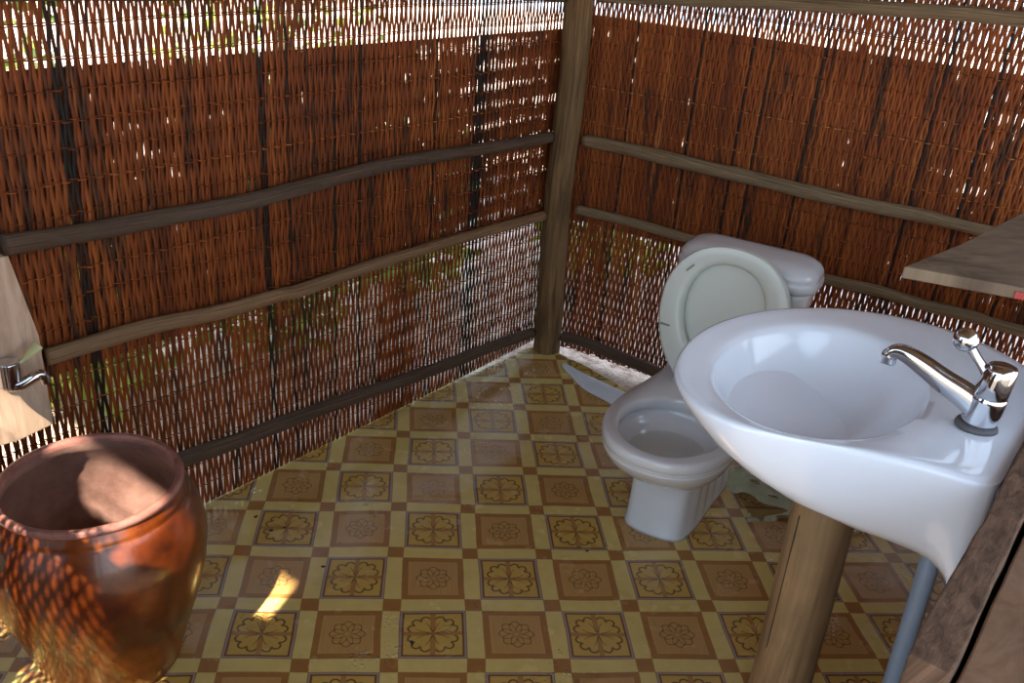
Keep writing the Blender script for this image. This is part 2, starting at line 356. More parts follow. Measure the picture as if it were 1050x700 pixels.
# ------------------------------------------------------------------ the setting
def weave(name, O, D, N, length, z0, z1, pitch, width, pinch, wz, tone, parent=None, dens=None, z1f=None, dark=None, jit=.05, tv=.10, zz=1, gap_off=0.0, seed=0, ragged=0.0, wefts=True, thick=.0018, skip=None, z0f=None):
    """upright bamboo strips pinched in pairs around paired horizontal withies; O origin, D along, N inwards"""
    rng = np.random.default_rng(seed); ns = int(length/pitch)
    wz = wz/zz; zk = np.arange(z0-.2, z1+.2, wz)
    D = np.array(D); N = np.array(N); O = np.array(O)
    Vs = []; Fs = []; T = []; base = 0
    for i in range(ns):
        x0 = i*pitch+rng.normal(0, pitch*jit); wi = width*(1+rng.normal(0, .06)); tn = float(np.clip(tone+rng.normal(0, tv), .05, 1))
        if rng.random() < .015: tn = .02
        lo = (z0f(x0) if z0f else z0)+rng.uniform(0, ragged); hi = (z1f(x0) if z1f else z1)
        zs = [lo]+[z for z in zk if lo+.01 < z < hi-.01]+[hi]; pts = []
        if dark and dark(x0, rng): tn = .03
        ph = rng.uniform(0, 6.3); lean = rng.normal(0, .0007)
        for z in zs:
            k = int(round((z-zk[0])/wz)); sg = 1 if (i+k) % 2 == 0 else -1
            if z in (lo, hi): sg *= .3
            x = x0+sg*pinch*(1+rng.normal(0, .12))+.0016*math.sin(z*3.1+x0*2.0)+lean*math.sin(z*6+ph)
            w = wi*(dens(x0, z) if dens else 1.0); dy = (.0010 if i % 2 else -.0010)*(1 if k % 2 else -1)+rng.normal(0, .0003)
            pts.append((x, dy, z, w))
        if skip and skip(x0): continue
        q = []
        for (x, dy, z, w) in pts:
            for (sx, sy) in ((-.5, 0), (0, .5), (.5, 0), (0, -.35)):
                q.append(O+D*(x+sx*w)+N*(dy+sy*thick*1.6)+np.array([0, 0, z]))
        m = len(pts)
        for k in range(m-1):
            for s in range(4):
                a = base+k*4+s; b = base+k*4+(s+1) % 4; Fs.append((a, b, b+4, a+4))
        Fs.append((base+3, base+2, base+1, base)); Fs.append((base+4*m-4, base+4*m-3, base+4*m-2, base+4*m-1))
        Vs += q; T += [tn]*(4*m); base += 4*m
    if wefts:
        for kk, z in enumerate(zk):
            if z < z0+.004 or z > z1 or kk % zz: continue
            dz0 = rng.uniform(-.004, .004)
            for dup in (0, 1):
                tn = float(np.clip(tone*1.05+rng.normal(0, .18), .05, 1)); q = []; m = 0
                hh = .0030 if dup else .0034
                for i in range(ns*2+1):
                    x = i*pitch/2; ph = i*math.pi/4+math.pi/4+kk*math.pi/2+dup*math.pi
                    if z0f and z < z0f(x)+.003: continue
                    y = .0058*math.sin(ph)
                    zw = z+(.0052 if dup else 0)+dz0+.006*math.sin(x*1.7+kk)+.002*math.sin(x*9+kk*2)
                    for (sy, sz) in ((-.0009, 0), (0, hh/2), (.0009, 0), (0, -hh/2)): q.append(O+D*x+N*(y+sy)+np.array([0, 0, zw+sz]))
                    m += 1
                if m < 2: continue
                for k in range(m-1):
                    for s in range(4):
                        a = base+k*4+s; b = base+k*4+(s+1) % 4; Fs.append((a, b, b+4, a+4))
                Vs += q; T += [tn]*len(q); base += len(q)
    me = bpy.data.meshes.new(name); me.from_pydata([tuple(v) for v in Vs], [], Fs); me.update()
    at = me.attributes.new('tone', 'FLOAT', 'POINT'); at.data.foreach_set('value', T)
    return link(name, me, M['bamboo'], parent)

def struct(o): o['kind'] = 'structure'; return o
# ground outside
gm = mesh('ground', *join([([Vector((-14, -12, -.02)), Vector((16, -12, -.02)), Vector((16, 16, -.02)), Vector((-14, 16, -.02))], [(0, 1, 2, 3)])]), smooth=False)
struct(link('ground', gm, M['ground']))
# unseen dark ground patch, added to damp warm sun bounce into the room
ye = mesh('bounce_damper', [W(-9, -6, -.012), W(.45, -6, -.012), W(.45, .8, -.012), W(-1.45, .8, -.012), W(-1.45, 5, -.012), W(-9, 5, -.012)], [(0, 1, 2, 3, 4, 5)], False)
struct(link('bounce_damper', ye, M['bounce_damper']))
# floor sheet
poly = [(-1.55, -.14), (-1.05, .335), (-.79, .632), (-.26, 1.21), (-.009, 1.49), (.152, 1.632), (.30, 1.765), (.40, 1.745), (.429, 1.700), (.512, 1.612), (.591, 1.495), (.637, 1.425), (.72, 1.30), (.95, 1.05), (1.6, .72), (1.9, .30), tuple(W(.72, -1.45)[:2]), tuple(W(.10, -.62)[:2]), tuple(W(-.30, -.12)[:2]), tuple(W(-.85, .42)[:2]), tuple(W(-1.1, .60)[:2])]
def in_poly(px, py):
    c = False; n = len(poly)
    for i in range(n):
        x1, y1 = poly[i]; x2, y2 = poly[(i+1) % n]
        if (y1 > py) != (y2 > py) and px < (x2-x1)*(py-y1)/(y2-y1)+x1: c = not c
    return c
fme = mesh('floor', [Vector((x, y, .004)) for x, y in poly]+[Vector((x, y, -.018)) for x, y in poly], [tuple(range(len(poly)-1, -1, -1))]+[tuple(range(len(poly), 2*len(poly)))]+[(i, (i+1) % len(poly), len(poly)+(i+1) % len(poly), len(poly)+i) for i in range(len(poly))], smooth=False)
fme.flip_normals()
floor = struct(link('floor', fme, M['vinyl']))

def dens_left(x, z):
    # x measured from the left end of the wall (e1 = x - 1.35)
    e = x-1.35; d = 1.0
    if .56 < z < 1.28: d = 1.03
    if z < .56: d = .94+.09*(.5+.5*math.sin(e*5.0+1.2))
    if .62 < e < .80 and z < .50: d = 1.25
    if z > 1.28: d = 1.0+.03*math.sin(e*4)
    return d
LO = W(-1.35, 1.0); ZT = 2.05
wall_left = struct(weave('wall_left', LO, E1, -E2, 2.98, 0.0, ZT, .0098, .0090, .0024, .068, .50, dens=dens_left, seed=3, z0f=lambda x: .006+.02*max(0, x-2.2), dark=lambda x, r: (abs(x-1.35-.20) < .012 or abs(x-1.35-.27) < .02 or abs(x-1.35+.33) < .02 or abs(x-1.35-1.08) < .03) and r.random() < .7))
# second mat tied to the outside of the middle band
weave('outer_mat', LO+.016*E2, E1, -E2, 2.98, .562, 1.275, .0098, .0119, .0007, .068, .42, parent=wall_left, seed=4, dens=lambda x, z: 1.0-.155*max(0, math.sin(x*11+z*7)*math.sin(x*3.3-z*15+1)))
def dens_right(s, z):
    d = 1.0
    if z < .57: d = 1.05+.05*math.sin(s*6+1)
    elif z < 1.335: d = 1.07
    else: d = .99+.10*min(1, max(0, s-.75)/.3)
    return d
RO = RW(-.178, 0)
wall_right = struct(weave('wall_right', RO, RD, -RN, 2.9, 0.0, ZT, .0098, .0090, .0020, .072, .58, dens=dens_right, seed=8, ragged=.016, zz=2, z0f=lambda x: .004+.006*min(1, x*3), dark=lambda x, r: r.random() < .04))
weave('outer_mat', RO+.016*RN, RD, -RN, 2.9, .565, 1.335, .0098, .0119, .0007, .066, .50, parent=wall_right, seed=9, dens=lambda x, z: 1.0-.20*max(0, math.sin(x*9+z*8)*math.sin(x*4.1-z*13+2)))
# doorway wall towards the sun: low screen, open strip above it
wall_front = struct(weave('wall_front', W(-1.1, .273), E2, E1, .767, 0.0, 1.2, .0125, .0103, .0034, .034, .5, seed=12, z1f=lambda x: 1.15-.12*max(0, min(x, .2))))
# roof on poles, eave towards the sun
rv = []
def roof():
    z = 2.12; V = []
    A = [W(-1.9, -1.9, 2.405), W(-1.9, 3.2, 2.405), W(1.95, 2.2, 2.14), W(2.4, -1.9, 2.14)]
    V = A+[p+Vector((0, 0, .10)) for p in A]
    return link('ceiling', mesh('ceiling', V, [(0, 1, 2, 3), (7, 6, 5, 4), (0, 4, 5, 1), (1, 5, 6, 2), (2, 6, 7, 3), (3, 7, 4, 0)], False), M['thatch'])
struct(roof())

# ------------------------------------------------------------------ poles
def rail(pts, r, mat, label, seed, group='horizontal poles of the walls', rough=.07, wall='L', off=.035):
    P = [W(a, 1-off, z) if wall == 'L' else RW(a, off, z) for a, z in pts]
    P = catmull(P, 8)
    o = tube_obj('wooden_rail', P, r, mat, None, 18, rough, seed)
    return tag(o, label, 'pole')
rail([(-.517, .926), (-.338, .917), (-.128, .91), (.098, .904), (.329, .915), (.606, .925), (.95, .916), (1.3, .901), (1.47, .897)], lambda t: .0225-.002*t, M['rail_dark'], 'dark brown pole across the left woven wall, upper of its three visible poles', 1)
rail([(-.465, .640), (-.231, .638), (.014, .616), (.2, .612), (.274, .606), (.491, .611), (.736, .609), (.943, .608), (1.341, .595), (1.47, .592)], lambda t: .021-.003*t, M['rail_mid'], 'lighter brown pole across the left woven wall, middle one, ending at the pale plank', 2)
rail([(-.50, .225), (-.155, .213), (.02, .198), (.234, .185), (.492, .163), (.75, .141), (.994, .122), (1.25, .107), (1.47, .09)], lambda t: .024-.003*t, M['rail_dark'], 'dark pole low across the left woven wall, running behind the clay jar', 3)
rail([(-.6, 1.44), (.2, 1.43), (1.053, 1.415), (1.47, 1.398)], .022, M['rail_dark'], 'dark pole at the top edge of the photo, left of the corner post', 4)
rail([(-.05, 1.403), (.258, 1.428), (.588, 1.453), (.77, 1.463), (.886, 1.470), (1.103, 1.483), (1.283, 1.487), (2.4, 1.50)], .0215, M['rail_grey'], 'grey pole along the top of the right woven wall', 5, wall='R')
rail([(-.05, .893), (.156, .896), (.349, .892), (.533, .888), (.905, .881), (1.178, .886), (1.35, .882), (2.4, .88)], lambda t: .022+.003*math.sin(t*5), M['rail_grey'], 'grey brown pole across the right woven wall at mid height, above the cistern', 6, wall='R')
rail([(-.05, .624), (.155, .627), (.395, .621), (.65, .610), (.919, .605), (1.096, .609), (1.252, .602), (1.399, .605), (1.541, .599), (2.4, .60)], .0185, M['rail_grey'], 'thin grey pole on the right woven wall passing behind the toilet cistern', 7, wall='R')
rail([(-.05, .075), (.055, .081), (.191, .072), (.323, .060), (.451, .052), (.9, .05), (1.6, .05)], .0235, M['rail_dark'], 'dark pole at the foot of the right woven wall, behind the toilet', 8, wall='R')
pp = catmull([Vector((.374, 1.785, -.02)), Vector((.368, 1.785, .2)), (.362, 1.785, .39), (.361, 1.785, .75), (.366, 1.785, 1.12), (.362, 1.785, 1.42), (.36, 1.785, 2.15)], 8)
pc = [Vector((p.x-.006, p.y-.031, p.z)) for p in pp]
tag(tube_obj('corner_post', pc, lambda t: .056-.006*t, M['post'], None, 24, .05, 3), 'upright rough round post standing in the corner between the two woven walls', 'post')
# unseen posts added to cast shade by the low screen; also the screen's pole
tag(tube_obj('shade_post', [W(-1.1, .172, -.02), W(-1.1, .172, .3), W(-1.1, .172, .8), W(-1.1, .172, 1.04)], .095, M['post'], None, 16, .03, 5), 'unseen short thick post added to cast shade beside the low woven screen', 'post')
tag(tube_obj('screen_pole', catmull([W(-.95, .12, .80), W(-.95, .6, .86), W(-.95, .95, .90)], 6), .026, M['rail_dark'], None, 14, .05, 6), 'pole across the low woven screen at the doorway', 'pole')
tag(tube_obj('shade_post', [W(-1.035, .690, -.02), W(-1.035, .690, .9), W(-1.035, .690, 2.2)], .052, M['post'], None, 16, .03, 9), 'unseen tall post added in the low woven screen to shade the left wall', 'post')  # added so that its shade falls on the left wall behind the jar
# roof poles outside the view
for (a, b, h, ww) in ((-1.8, 3.0, 2.38, 'far left of the doorway'), (-1.8, -1.8, 2.38, 'right of the doorway'), (2.25, -1.8, 2.13, 'behind the basin')):
    tag(tube_obj('roof_post', [W(a, b, -.02), W(a, b, 1.1), W(a, b, h)], .06, M['post'], None, 14, .03, int(a*10)), 'upright pole carrying the roof outside the walls, '+ww, 'post')
# unseen upright boards added beside the low screen to keep sun off the floor
fv = join([boxv(W(-1.17+.012*(q % 2), -.132-.2+.1*q, .735), .016, .104, 1.47, E1, E2, UP) for q in range(5)]+[boxv(W(-1.15, -.132, zz_), .02, .46, .07, E1, E2, UP) for zz_ in (.3, 1.2)])
struct(link('sun_block_boards', mesh('sun_block_boards', fv[0], fv[1], False), M['plank_dark']))

# ------------------------------------------------------------------ pale plank with wall tap
board('mounting_plank', [(-.28, .475), (-.085, .455), (0, .465), (.0, .70), (-.036, .902), (-.30, .902)], .022, M['plank_pale'], None, E1, UP, -E2, W(-.474, .985))
tag(bpy.data.objects['mounting_plank'], 'pale sawn plank fixed upright to the left woven wall behind the small tap', 'plank')
tap = thing('wall_tap', 'small chrome tap with pale green lever on the pale plank at left edge', 'tap', W(-.570, .962, .637))
def TP(a, b, z): return a*E1+b*E2+z*UP
def tubep(name, path, rad, mat, parent, n=16, m=6, flat=1.0):
    return tube_obj(name, path, rad, mat, parent, n, 0, 0, flat, m)
V, F, uv = tube([TP(0, .0, 0), TP(0, -.012, 0), TP(0, -.014, 0), TP(0, -.05, 0)], lambda t: [.024, .024, .014, .014][int(round(t*3))], 20)
V2, F2, _ = tube(catmull([TP(0.005, -.035, -.018), TP(.005, -.035, .0), TP(.005, -.035, .030), TP(.005, -.035, .040), TP(.005, -.035, .043)], 3), lambda t: .024 if t < .8 else .024*(1-(t-.8)*3), 20)
bm_ = join([(V, F), (V2, F2)]); link('body', mesh('body', *bm_), M['chrome'], tap)
tubep('spout', [TP(-.01, -.035, -.012), TP(.015, -.052, -.014), TP(.045, -.062, .0), TP(.056, -.064, .002), TP(.064, -.066, -.006), TP(.066, -.066, -.020)], lambda t: .0135-.002*t, M['chrome'], tap)
lv = tubep('lever', [TP(.012, -.036, .026), TP(.035, -.040, .036), TP(.052, -.044, .050), TP(.066, -.046, .060), TP(.072, -.046, .064)], lambda t: .0065+.010*max(0, math.sin(min(1, t)*3.0-.8)), M['lever'], tap, 14, 5, .6)
lv['label'] = 'pale green flat lever'

# ------------------------------------------------------------------ clay jar
jar = thing('clay_jar', 'big brown glazed clay water jar standing on the floor at lower left', 'jar', (-.852, .038, .004))
prof = [(.0, .0), (.140, .0), (.148, .006), (.160, .05), (.184, .13), (.206, .20), (.221, .265), (.2285, .33), (.226, .37), (.218, .405), (.206, .436), (.198, .450), (.1945, .4535), (.1955, .458), (.192, .466), (.188, .474), (.186, .480)]
rings = lathe(prof[1:], Vector((0, 0, 0)), 96)
inner = [(.171, .482), (.171, .468), (.178, .455), (.195, .425), (.208, .39), (.213, .34), (.208, .27), (.19, .18), (.160, .09), (.13, .022)]
V1, F1 = loft(rings, True, False); link('jar_body', mesh('jar_body', V1, F1), M['glaze'], jar)
V1, F1 = loft(lathe(inner, Vector((0, 0, 0)), 96), False, True); o = link('inner_wall', mesh('inner_wall', V1, F1), M['clayin'], jar); o['label'] = 'paler unglazed inside'
rp = [(.186, .479), (.1885, .480), (.1905, .485), (.190, .491), (.186, .4955), (.180, .4965), (.174, .494), (.1715, .489), (.171, .481)]
V1, F1 = loft(lathe(rp, Vector((0, 0, 0)), 96), False, False); o = link('rim', mesh('rim', V1, F1), M['clayrim'], jar); o['label'] = 'pinkish worn rolled rim'
wr_ = [Vector((.1935*math.cos(2*math.pi*i/64), .1935*math.sin(2*math.pi*i/64), .345)) for i in range(64)]

# ------------------------------------------------------------------ toilet
TH = math.radians(56); toilet = thing('toilet', 'white ceramic toilet with raised seat and cistern near the right woven wall', 'toilet', (.55, .505, .004), TH-math.pi/2)
# local frame: x = right, y = towards the cistern
def spline_outline(pts, n=72, closed=True):
    c = catmull([Vector((x, y, 0)) for x, y in pts], 12, True)
    # arc-length resample
    L = [0]
    for i in range(len(c)): L.append(L[-1]+(c[(i+1) % len(c)]-c[i]).length)
    out = []; j = 0
    for k in range(n):
        s = L[-1]*k/n
        while L[j+1] < s: j += 1
        f = (s-L[j])/max(1e-9, L[j+1]-L[j]); out.append(c[j].lerp(c[(j+1) % len(c)], f))
    return out
def mirror(h): return h+[(-x, y) for x, y in h[::-1] if abs(x) > 1e-6]
NB = 96
rim_o = spline_outline(mirror([(0, -.230), (.075, -.216), (.135, -.170), (.174, -.095), (.186, -.01), (.180, .09), (.160, .19), (.145, .30), (.15, .42), (.155, .50), (.13, .545), (0, .55)]), NB)
foot_o = spline_outline(mirror([(0, .0), (.045, .005), (.078, .024), (.092, .07), (.098, .14), (.100, .25), (.105, .36), (.10, .44), (.06, .47), (0, .475)]), NB)
def blend(k, z, s=1.0, flute=0.0, cx=0.0, cy=.1):
    out = []
    for i in range(NB):
        p = (foot_o[i]+Vector((-.014, 0, 0))).lerp(rim_o[i], k); v = Vector(((p.x-cx)*(1+.08*(1-k)), p.y-cy, 0))*s
        if flute: v *= 1+1.5*flute*math.cos(i*2*math.pi/NB*16)
        out.append(Vector((v.x+cx, v.y+cy, z)))
    return out
R = [blend(0, 0, 1.03), blend(0, .012, 1.03), blend(0, .02, 1.0, .006), blend(0, .07, .985, .013), blend(.0, .13, .975, .014), blend(.01, .18, .985, .010), blend(.05, .205, 1, .004), blend(.20, .225), blend(.42, .245), blend(.62, .27), blend(.78, .298),
     blend(.89, .325), blend(.95, .345), blend(.962, .352), blend(.955, .354), blend(.965, .357), blend(.985, .362), blend(.975, .365), blend(.99, .368), blend(1.0, .380), blend(1.0, .390), blend(.99, .397, .995), blend(.97, .401, .985)]
def open_ring(a, f, b, z, cy=-.02):
    # egg opening: front radius f, back radius b
    o_ = []
    for i in range(NB):
        ang = -math.pi/2+2*math.pi*i/NB; x = a*math.cos(ang); y = math.sin(ang); y = y*(b if y > 0 else f)
        o_.append(Vector((x, cy+y, z)))
    return o_
R += [open_ring(.150, .182, .165, .4015), open_ring(.143, .175, .158, .399), open_ring(.139, .171, .154, .392), open_ring(.138, .170, .153, .372), open_ring(.148, .180, .160, .362), open_ring(.152, .184, .164, .350), open_ring(.132, .164, .144, .342), open_ring(.124, .154, .133, .325), open_ring(.108, .134, .115, .303), open_ring(.08, .098, .088, .285), open_ring(.04, .05, .05, .277)]
V1, F1 = loft(R, True, True); bowl = link('bowl', mesh('bowl', V1, F1), M['toilet'], toilet)
wv = open_ring(.111, .138, .119, .309); link('water', mesh('water', wv, [tuple(range(NB))], False), M['water'], toilet)
def rrect(hx, hy, r, n=10, cx=0, cy=0, bulge=0.0):
    o_ = []
    for (sx, sy, a0) in ((1, -1, -90), (1, 1, 0), (-1, 1, 90), (-1, -1, 180)):
        for k in range(n+1):
            a = math.radians(a0+90*k/n); x = sx*(hx-r)+r*math.cos(a); y = sy*(hy-r)+r*math.sin(a)
            if y < 0: y -= bulge*(1-(x/hx)**2)
            o_.append((x+cx, y+cy))
    return o_
def rr_ring(hx, hy, r, z, cx=.02, cy=.47, bulge=0.0): return [Vector((x, y, z)) for x, y in rrect(hx, hy, r, 10, cx, cy, bulge)]
T_ = [rr_ring(.150, .070, .05, .395), rr_ring(.158, .075, .05, .41), rr_ring(.178, .083, .055, .50), rr_ring(.190, .090, .06, .60), rr_ring(.196, .095, .06, .69), rr_ring(.1965, .0955, .06, .705)]
V1, F1 = loft(T_, True, True); link('cistern', mesh('cistern', V1, F1), M['toilet'], toilet)
L_ = [rr_ring(.190, .088, .06, .704), rr_ring(.203, .100, .068, .706), rr_ring(.212, .108, .075, .714), rr_ring(.2145, .111, .078, .726), rr_ring(.212, .109, .077, .738), rr_ring(.209, .106, .075, .742), rr_ring(.210, .107, .075, .748), rr_ring(.207, .104, .074, .760), rr_ring(.197, .095, .07, .773), rr_ring(.178, .078, .06, .783), rr_ring(.14, .05, .04, .788), rr_ring(.06, .02, .018, .790)]
V1, F1 = loft(L_, True, True); link('cistern_lid', mesh('cistern_lid', V1, F1), M['toilet'], toilet)
# raised seat ring and lid: local plane p (right), q (up from the hinge)
LEAN = math.radians(11); HY = .235; HZ = .415
QD = Vector((0, math.sin(LEAN), math.cos(LEAN))); ND = Vector((0, -math.cos(LEAN), math.sin(LEAN)))
def SP(p, q, d): return Vector((p+.008, HY, HZ))+QD*q+ND*d
seat_o = spline_outline(mirror([(0, .0), (.075, .0), (.105, .012), (.150, .07), (.181, .15), (.190, .225), (.180, .297), (.145, .360), (.085, .405), (0, .420)]), NB)
seat_i = spline_outline(mirror([(0, .085), (.045, .090), (.085, .120), (.110, .175), (.118, .235), (.108, .295), (.080, .340), (.04, .362), (0, .368)]), NB)
def sring(o_, d, k=0.0, other=None):
    out = []
    for i in range(NB):
        p = o_[i] if other is None else o_[i].lerp(other[i], k); out.append(SP(p.x, p.y, d))
    return out
rs = [sring(seat_o, .006, .07, seat_i), sring(seat_o, .000), sring(seat_o, -.006), sring(seat_o, -.016, .03, seat_i), sring(seat_o, -.020, .2, seat_i), sring(seat_o, -.021, .7, seat_i), sring(seat_i, -.016), sring(seat_i, -.004), sring(seat_i, .004, .1, seat_o), sring(seat_i, .0075, .25, seat_o), sring(seat_o, .0095, .35, seat_i), sring(seat_o, .006, .07, seat_i)]
V1, F1 = loft(rs, False, False); seat = link('seat', mesh('seat', V1, F1), M['seat'], toilet); seat['label'] = 'cream oval seat ring standing raised'
lid_o = [Vector((p.x*1.0, p.y*1.0+.0, 0)) for p in seat_o]
def lring(s, d): return [SP(p.x*s, .215+(p.y-.215)*s, d) for p in lid_o]
V1, F1 = loft([lring(.35, -.0285), lring(.7, -.0285), lring(.93, -.027), lring(.985, -.0245), lring(.995, -.030), lring(.985, -.037), lring(.9, -.042), lring(.5, -.045)], True, True)
lid = link('seat_lid', mesh('seat_lid', V1, F1), M['seat'], toilet); lid['label'] = 'cream lid raised behind the seat ring'
for (p, q, a) in ((-.158, .150, 0), (.152, .262, 5), (-.120, .335, -50), (.155, .12, 0)):
    ca, sa = math.cos(math.radians(a)), math.sin(math.radians(a)); nrm = ND
    A = QD*ca+Vector((1, 0, 0))*sa; Bx = Vector((1, 0, 0))*ca-QD*sa
    v_, f_ = boxv(SP(p, q, .0095), .030, .006, .007, Bx, A, ND); b_ = link('bumper', mesh('bumper', v_, f_, False), M['bumper'], seat); bevel(b_, .0025, 3)
for sx in (-.07, .07):
    V1, F1, _ = tube([Vector((sx-.018, HY+.002, HZ-.004)), Vector((sx+.018, HY+.002, HZ-.004))], .011, 14); link('hinge', mesh('hinge', V1, F1), M['seat'], toilet)

# ------------------------------------------------------------------ wash basin (local frame: x = E1, y = E2 towards the front, z = rim height)
BC = W(.30, -.900, .93); brot = math.atan2(E1.y, E1.x)
basin = thing('wash_basin', 'white ceramic wash basin with chrome tap on a log post at right', 'basin', BC, brot)
out_pts = [(0.0, .002), (-.12, .001), (-.205, .002), (-.232, .03), (-.247, .10), (-.283, .20), (-.330, .31), (-.350, .40), (-.318, .48), (-.24, .548), (-.12, .586), (.01, .588), (.15, .545), (.265, .465), (.338, .36), (.366, .25), (.350, .145), (.300, .06), (.262, .012), (.24, .002), (.12, .001)]
bo = spline_outline(out_pts, NB)
i0 = min(range(NB), key=lambda i: (bo[i]-Vector((0, .001, 0))).length)
def bscale(s, t, z, cx=.01, lift=0.0):
    out = []
    for p in bo:
        v = p.y*t; se = s+(max(s, .93)-s)*math.exp(-(p.y/.07)**2); u = cx+(p.x-cx)*se
        lf = -z*.34*max(0, (p.y-.10)/.48)
        out.append(Vector((u, v, z+lf)))
    return out
def bowl_ring(s, z, cx=-.035, cy=.345, a=.258, f=.190, b=.185, back_lift=0.0):
    out = []
    for p in bo:
        # direction matched to the outline so that the loft does not twist
        d = Vector((p.x-cx, p.y-cy, 0)); ang = math.atan2(d.y/.19, d.x/.258); y = math.sin(ang); y *= f if y > 0 else b
        out.append(Vector((cx+a*s*math.cos(ang), cy+y*s, z)))
    return out
def mixr(A, B, k, dz): return [Vector((a.x*(1-k)+b.x*k, a.y*(1-k)+b.y*k, dz)) for a, b in zip(A, B)]
o1 = bscale(1, 1, 0); inn = bowl_ring(1, 0)
BR = [bscale(.34, .30, -.235), bscale(.56, .47, -.225), bscale(.70, .62, -.200), bscale(.80, .73, -.170), bscale(.885, .835, -.130), bscale(.945, .91, -.090), bscale(.98, .965, -.050), bscale(.997, .995, -.022), bscale(1.0, 1.0, -.012),
      bscale(.999, .999, -.005), mixr(o1, inn, .05, .0), mixr(o1, inn, .14, .001), mixr(o1, inn, .35, -.002), mixr(o1, inn, .7, -.0065), mixr(o1, inn, .90, -.010), bowl_ring(.99, -.0145), bowl_ring(.965, -.024), bowl_ring(.93, -.040), bowl_ring(.86, -.068), bowl_ring(.76, -.096), bowl_ring(.62, -.120), bowl_ring(.45, -.138, cy=.335), bowl_ring(.25, -.150, cy=.325), bowl_ring(.09, -.155, cy=.32)]
V1, F1 = loft(BR, True, True)
# hanging flange at the back of the basin
fl = []
for (z, w0, w1, d) in ((-.02, -.19, .22, .03), (-.12, -.19, .22, .03), (-.19, -.19, .22, .028), (-.250, -.192, .222, .022), (-.262, -.19, .22, .018)):
    fl.append([Vector((w0, .0, z)), Vector((w1, .0, z)), Vector((w1, d, z)), Vector((w0, d, z))])
V2, F2 = loft(fl, True, True)
bb = link('basin_body', mesh('basin_body', *join([(V1, F1), (V2, F2)])), M['basin'], basin); autosmooth(bb, 50)
# drain ring
V1, F1 = loft(lathe([(.012, -.1535), (.022, -.1535), (.024, -.1525), (.0245, -.1545)], Vector((-.035, .32, 0)), 24), True, False); link('drain_ring', mesh('drain_ring', V1, F1), M['chrome_dull'], basin)
# tap on the deck (local y forward)
fx, fy = -.045, .070
fa = bpy.data.objects.new('tap', None); COL.objects.link(fa); fa.parent = basin; fa.location = (fx, fy, 0); fa.empty_display_size = .03
V1, F1 = loft([[Vector((.030*s*math.cos(a), .012*0+.034*s*math.sin(a)+.004, z)) for a in [2*math.pi*i/32 for i in range(32)]] for s, z in ((1.0, -.004), (1.02, .001), (.96, .006), (.7, .0065))], True, True)
link('base_ring', mesh('base_ring', V1, F1), M['rubber'], fa)
def V3(x, y, z): return Vector((x, y, z))
# body: tapering column leaning slightly backwards, top drum
col_ = []
for (z, rx, ry, cy) in ((.004, .0215, .024, .004), (.012, .022, .0255, .003), (.030, .023, .026, .001), (.052, .0235, .026, .0), (.060, .0235, .025, -.001), (.0615, .0225, .0235, -.001), (.063, .0235, .0245, -.001), (.085, .0235, .0235, -.003), (.108, .0225, .0225, -.005), (.116, .020, .020, -.006), (.119, .014, .014, -.006)):
    rx *= 1.14; ry *= 1.1
    col_.append([V3(rx*math.cos(2*math.pi*i/32), cy+ry*math.sin(2*math.pi*i/32), z) for i in range(32)])
V1, F1 = loft(col_, True, True); link('tap_body', mesh('tap_body', V1, F1), M['chrome'], fa)
# spout: broad at the body, slimmer outwards, nose turned down
sp = catmull([V3(0, .006, .030), V3(0, .035, .046), V3(0, .075, .060), V3(0, .112, .075), V3(0, .140, .084), V3(0, .158, .085), V3(0, .168, .075), V3(0, .169, .060)], 6); rg = []
for k, p in enumerate(sp):
    t = k/(len(sp)-1); tn = (sp[min(k+1, len(sp)-1)]-sp[max(k-1, 0)]).normalized(); up = V3(1, 0, 0).cross(tn); up = up if up.z > 0 or t > .7 else -up
    if t > .7 and up.dot(V3(0, 1, 1)) < 0: up = -up
    w = .0205-.0065*min(1, t*1.5); h = (.025-.0130*min(1, t*1.4)) if t < .8 else .012
    if t > .85: w = .0145; h = .0135
    rg.append([p+V3(1, 0, 0)*w*math.copysign(abs(math.cos(a))**.75, math.cos(a))+up*h*math.copysign(abs(math.sin(a))**.75, math.sin(a)) for a in [2*math.pi*i/28 for i in range(28)]])
V1, F1 = loft(rg, True, True); link('spout', mesh('spout', V1, F1), M['chrome'], fa)
# handle: arm rising forwards from the drum to a round knob
hp = catmull([V3(0, .010, .092), V3(0, .026, .108), V3(0, .040, .122), V3(0, .052, .134)], 4); V1, F1, _ = tube(hp, lambda t: .012-.003*math.sin(t*3.1), 18, flat=.8)
ball = [(0.0005+.0205*math.sin(math.pi*q/12), -.0205*math.cos(math.pi*q/12)) for q in range(13)]
V2, F2 = loft(lathe(ball, V3(0, .060, .142), 24), True, True)
link('handle', mesh('handle', *join([(V1, F1), (V2, F2)])), M['chrome'], fa)

# log post under the basin
tag(tube_obj('support_post', catmull([W(.215, -.640, .004), W(.20, -.642, .3), W(.178, -.645, .55), W(.170, -.645, .742)], 6), lambda t: .061-.004*t, M['log'], None, 28, .012, 2), 'thick peeled log post standing under the wash basin', 'post')
ck = [W(.1545, -.6115, .25), W(.149, -.614, .35), W(.131, -.617, .55), W(.123, -.6165, .705)]
V1, F1, _ = tube([p for p in catmull(ck, 5)], lambda t: .0028*(.4+math.sin(min(1, t+.05)*2.9)), 8)
so_ = link('split', mesh('split', V1, F1), M['fleck'], bpy.data.objects['support_post']); so_['label'] = 'dark drying split along the post'
# drain pipe behind it
tag(tube_obj('drain_pipe', [W(.345, -.83, .004), W(.34, -.825, .3), W(.335, -.82, .55), W(.333, -.815, .67)], .0185, M['pipe'], None, 20), 'grey blue plastic drain pipe under the back of the wash basin', 'pipe')

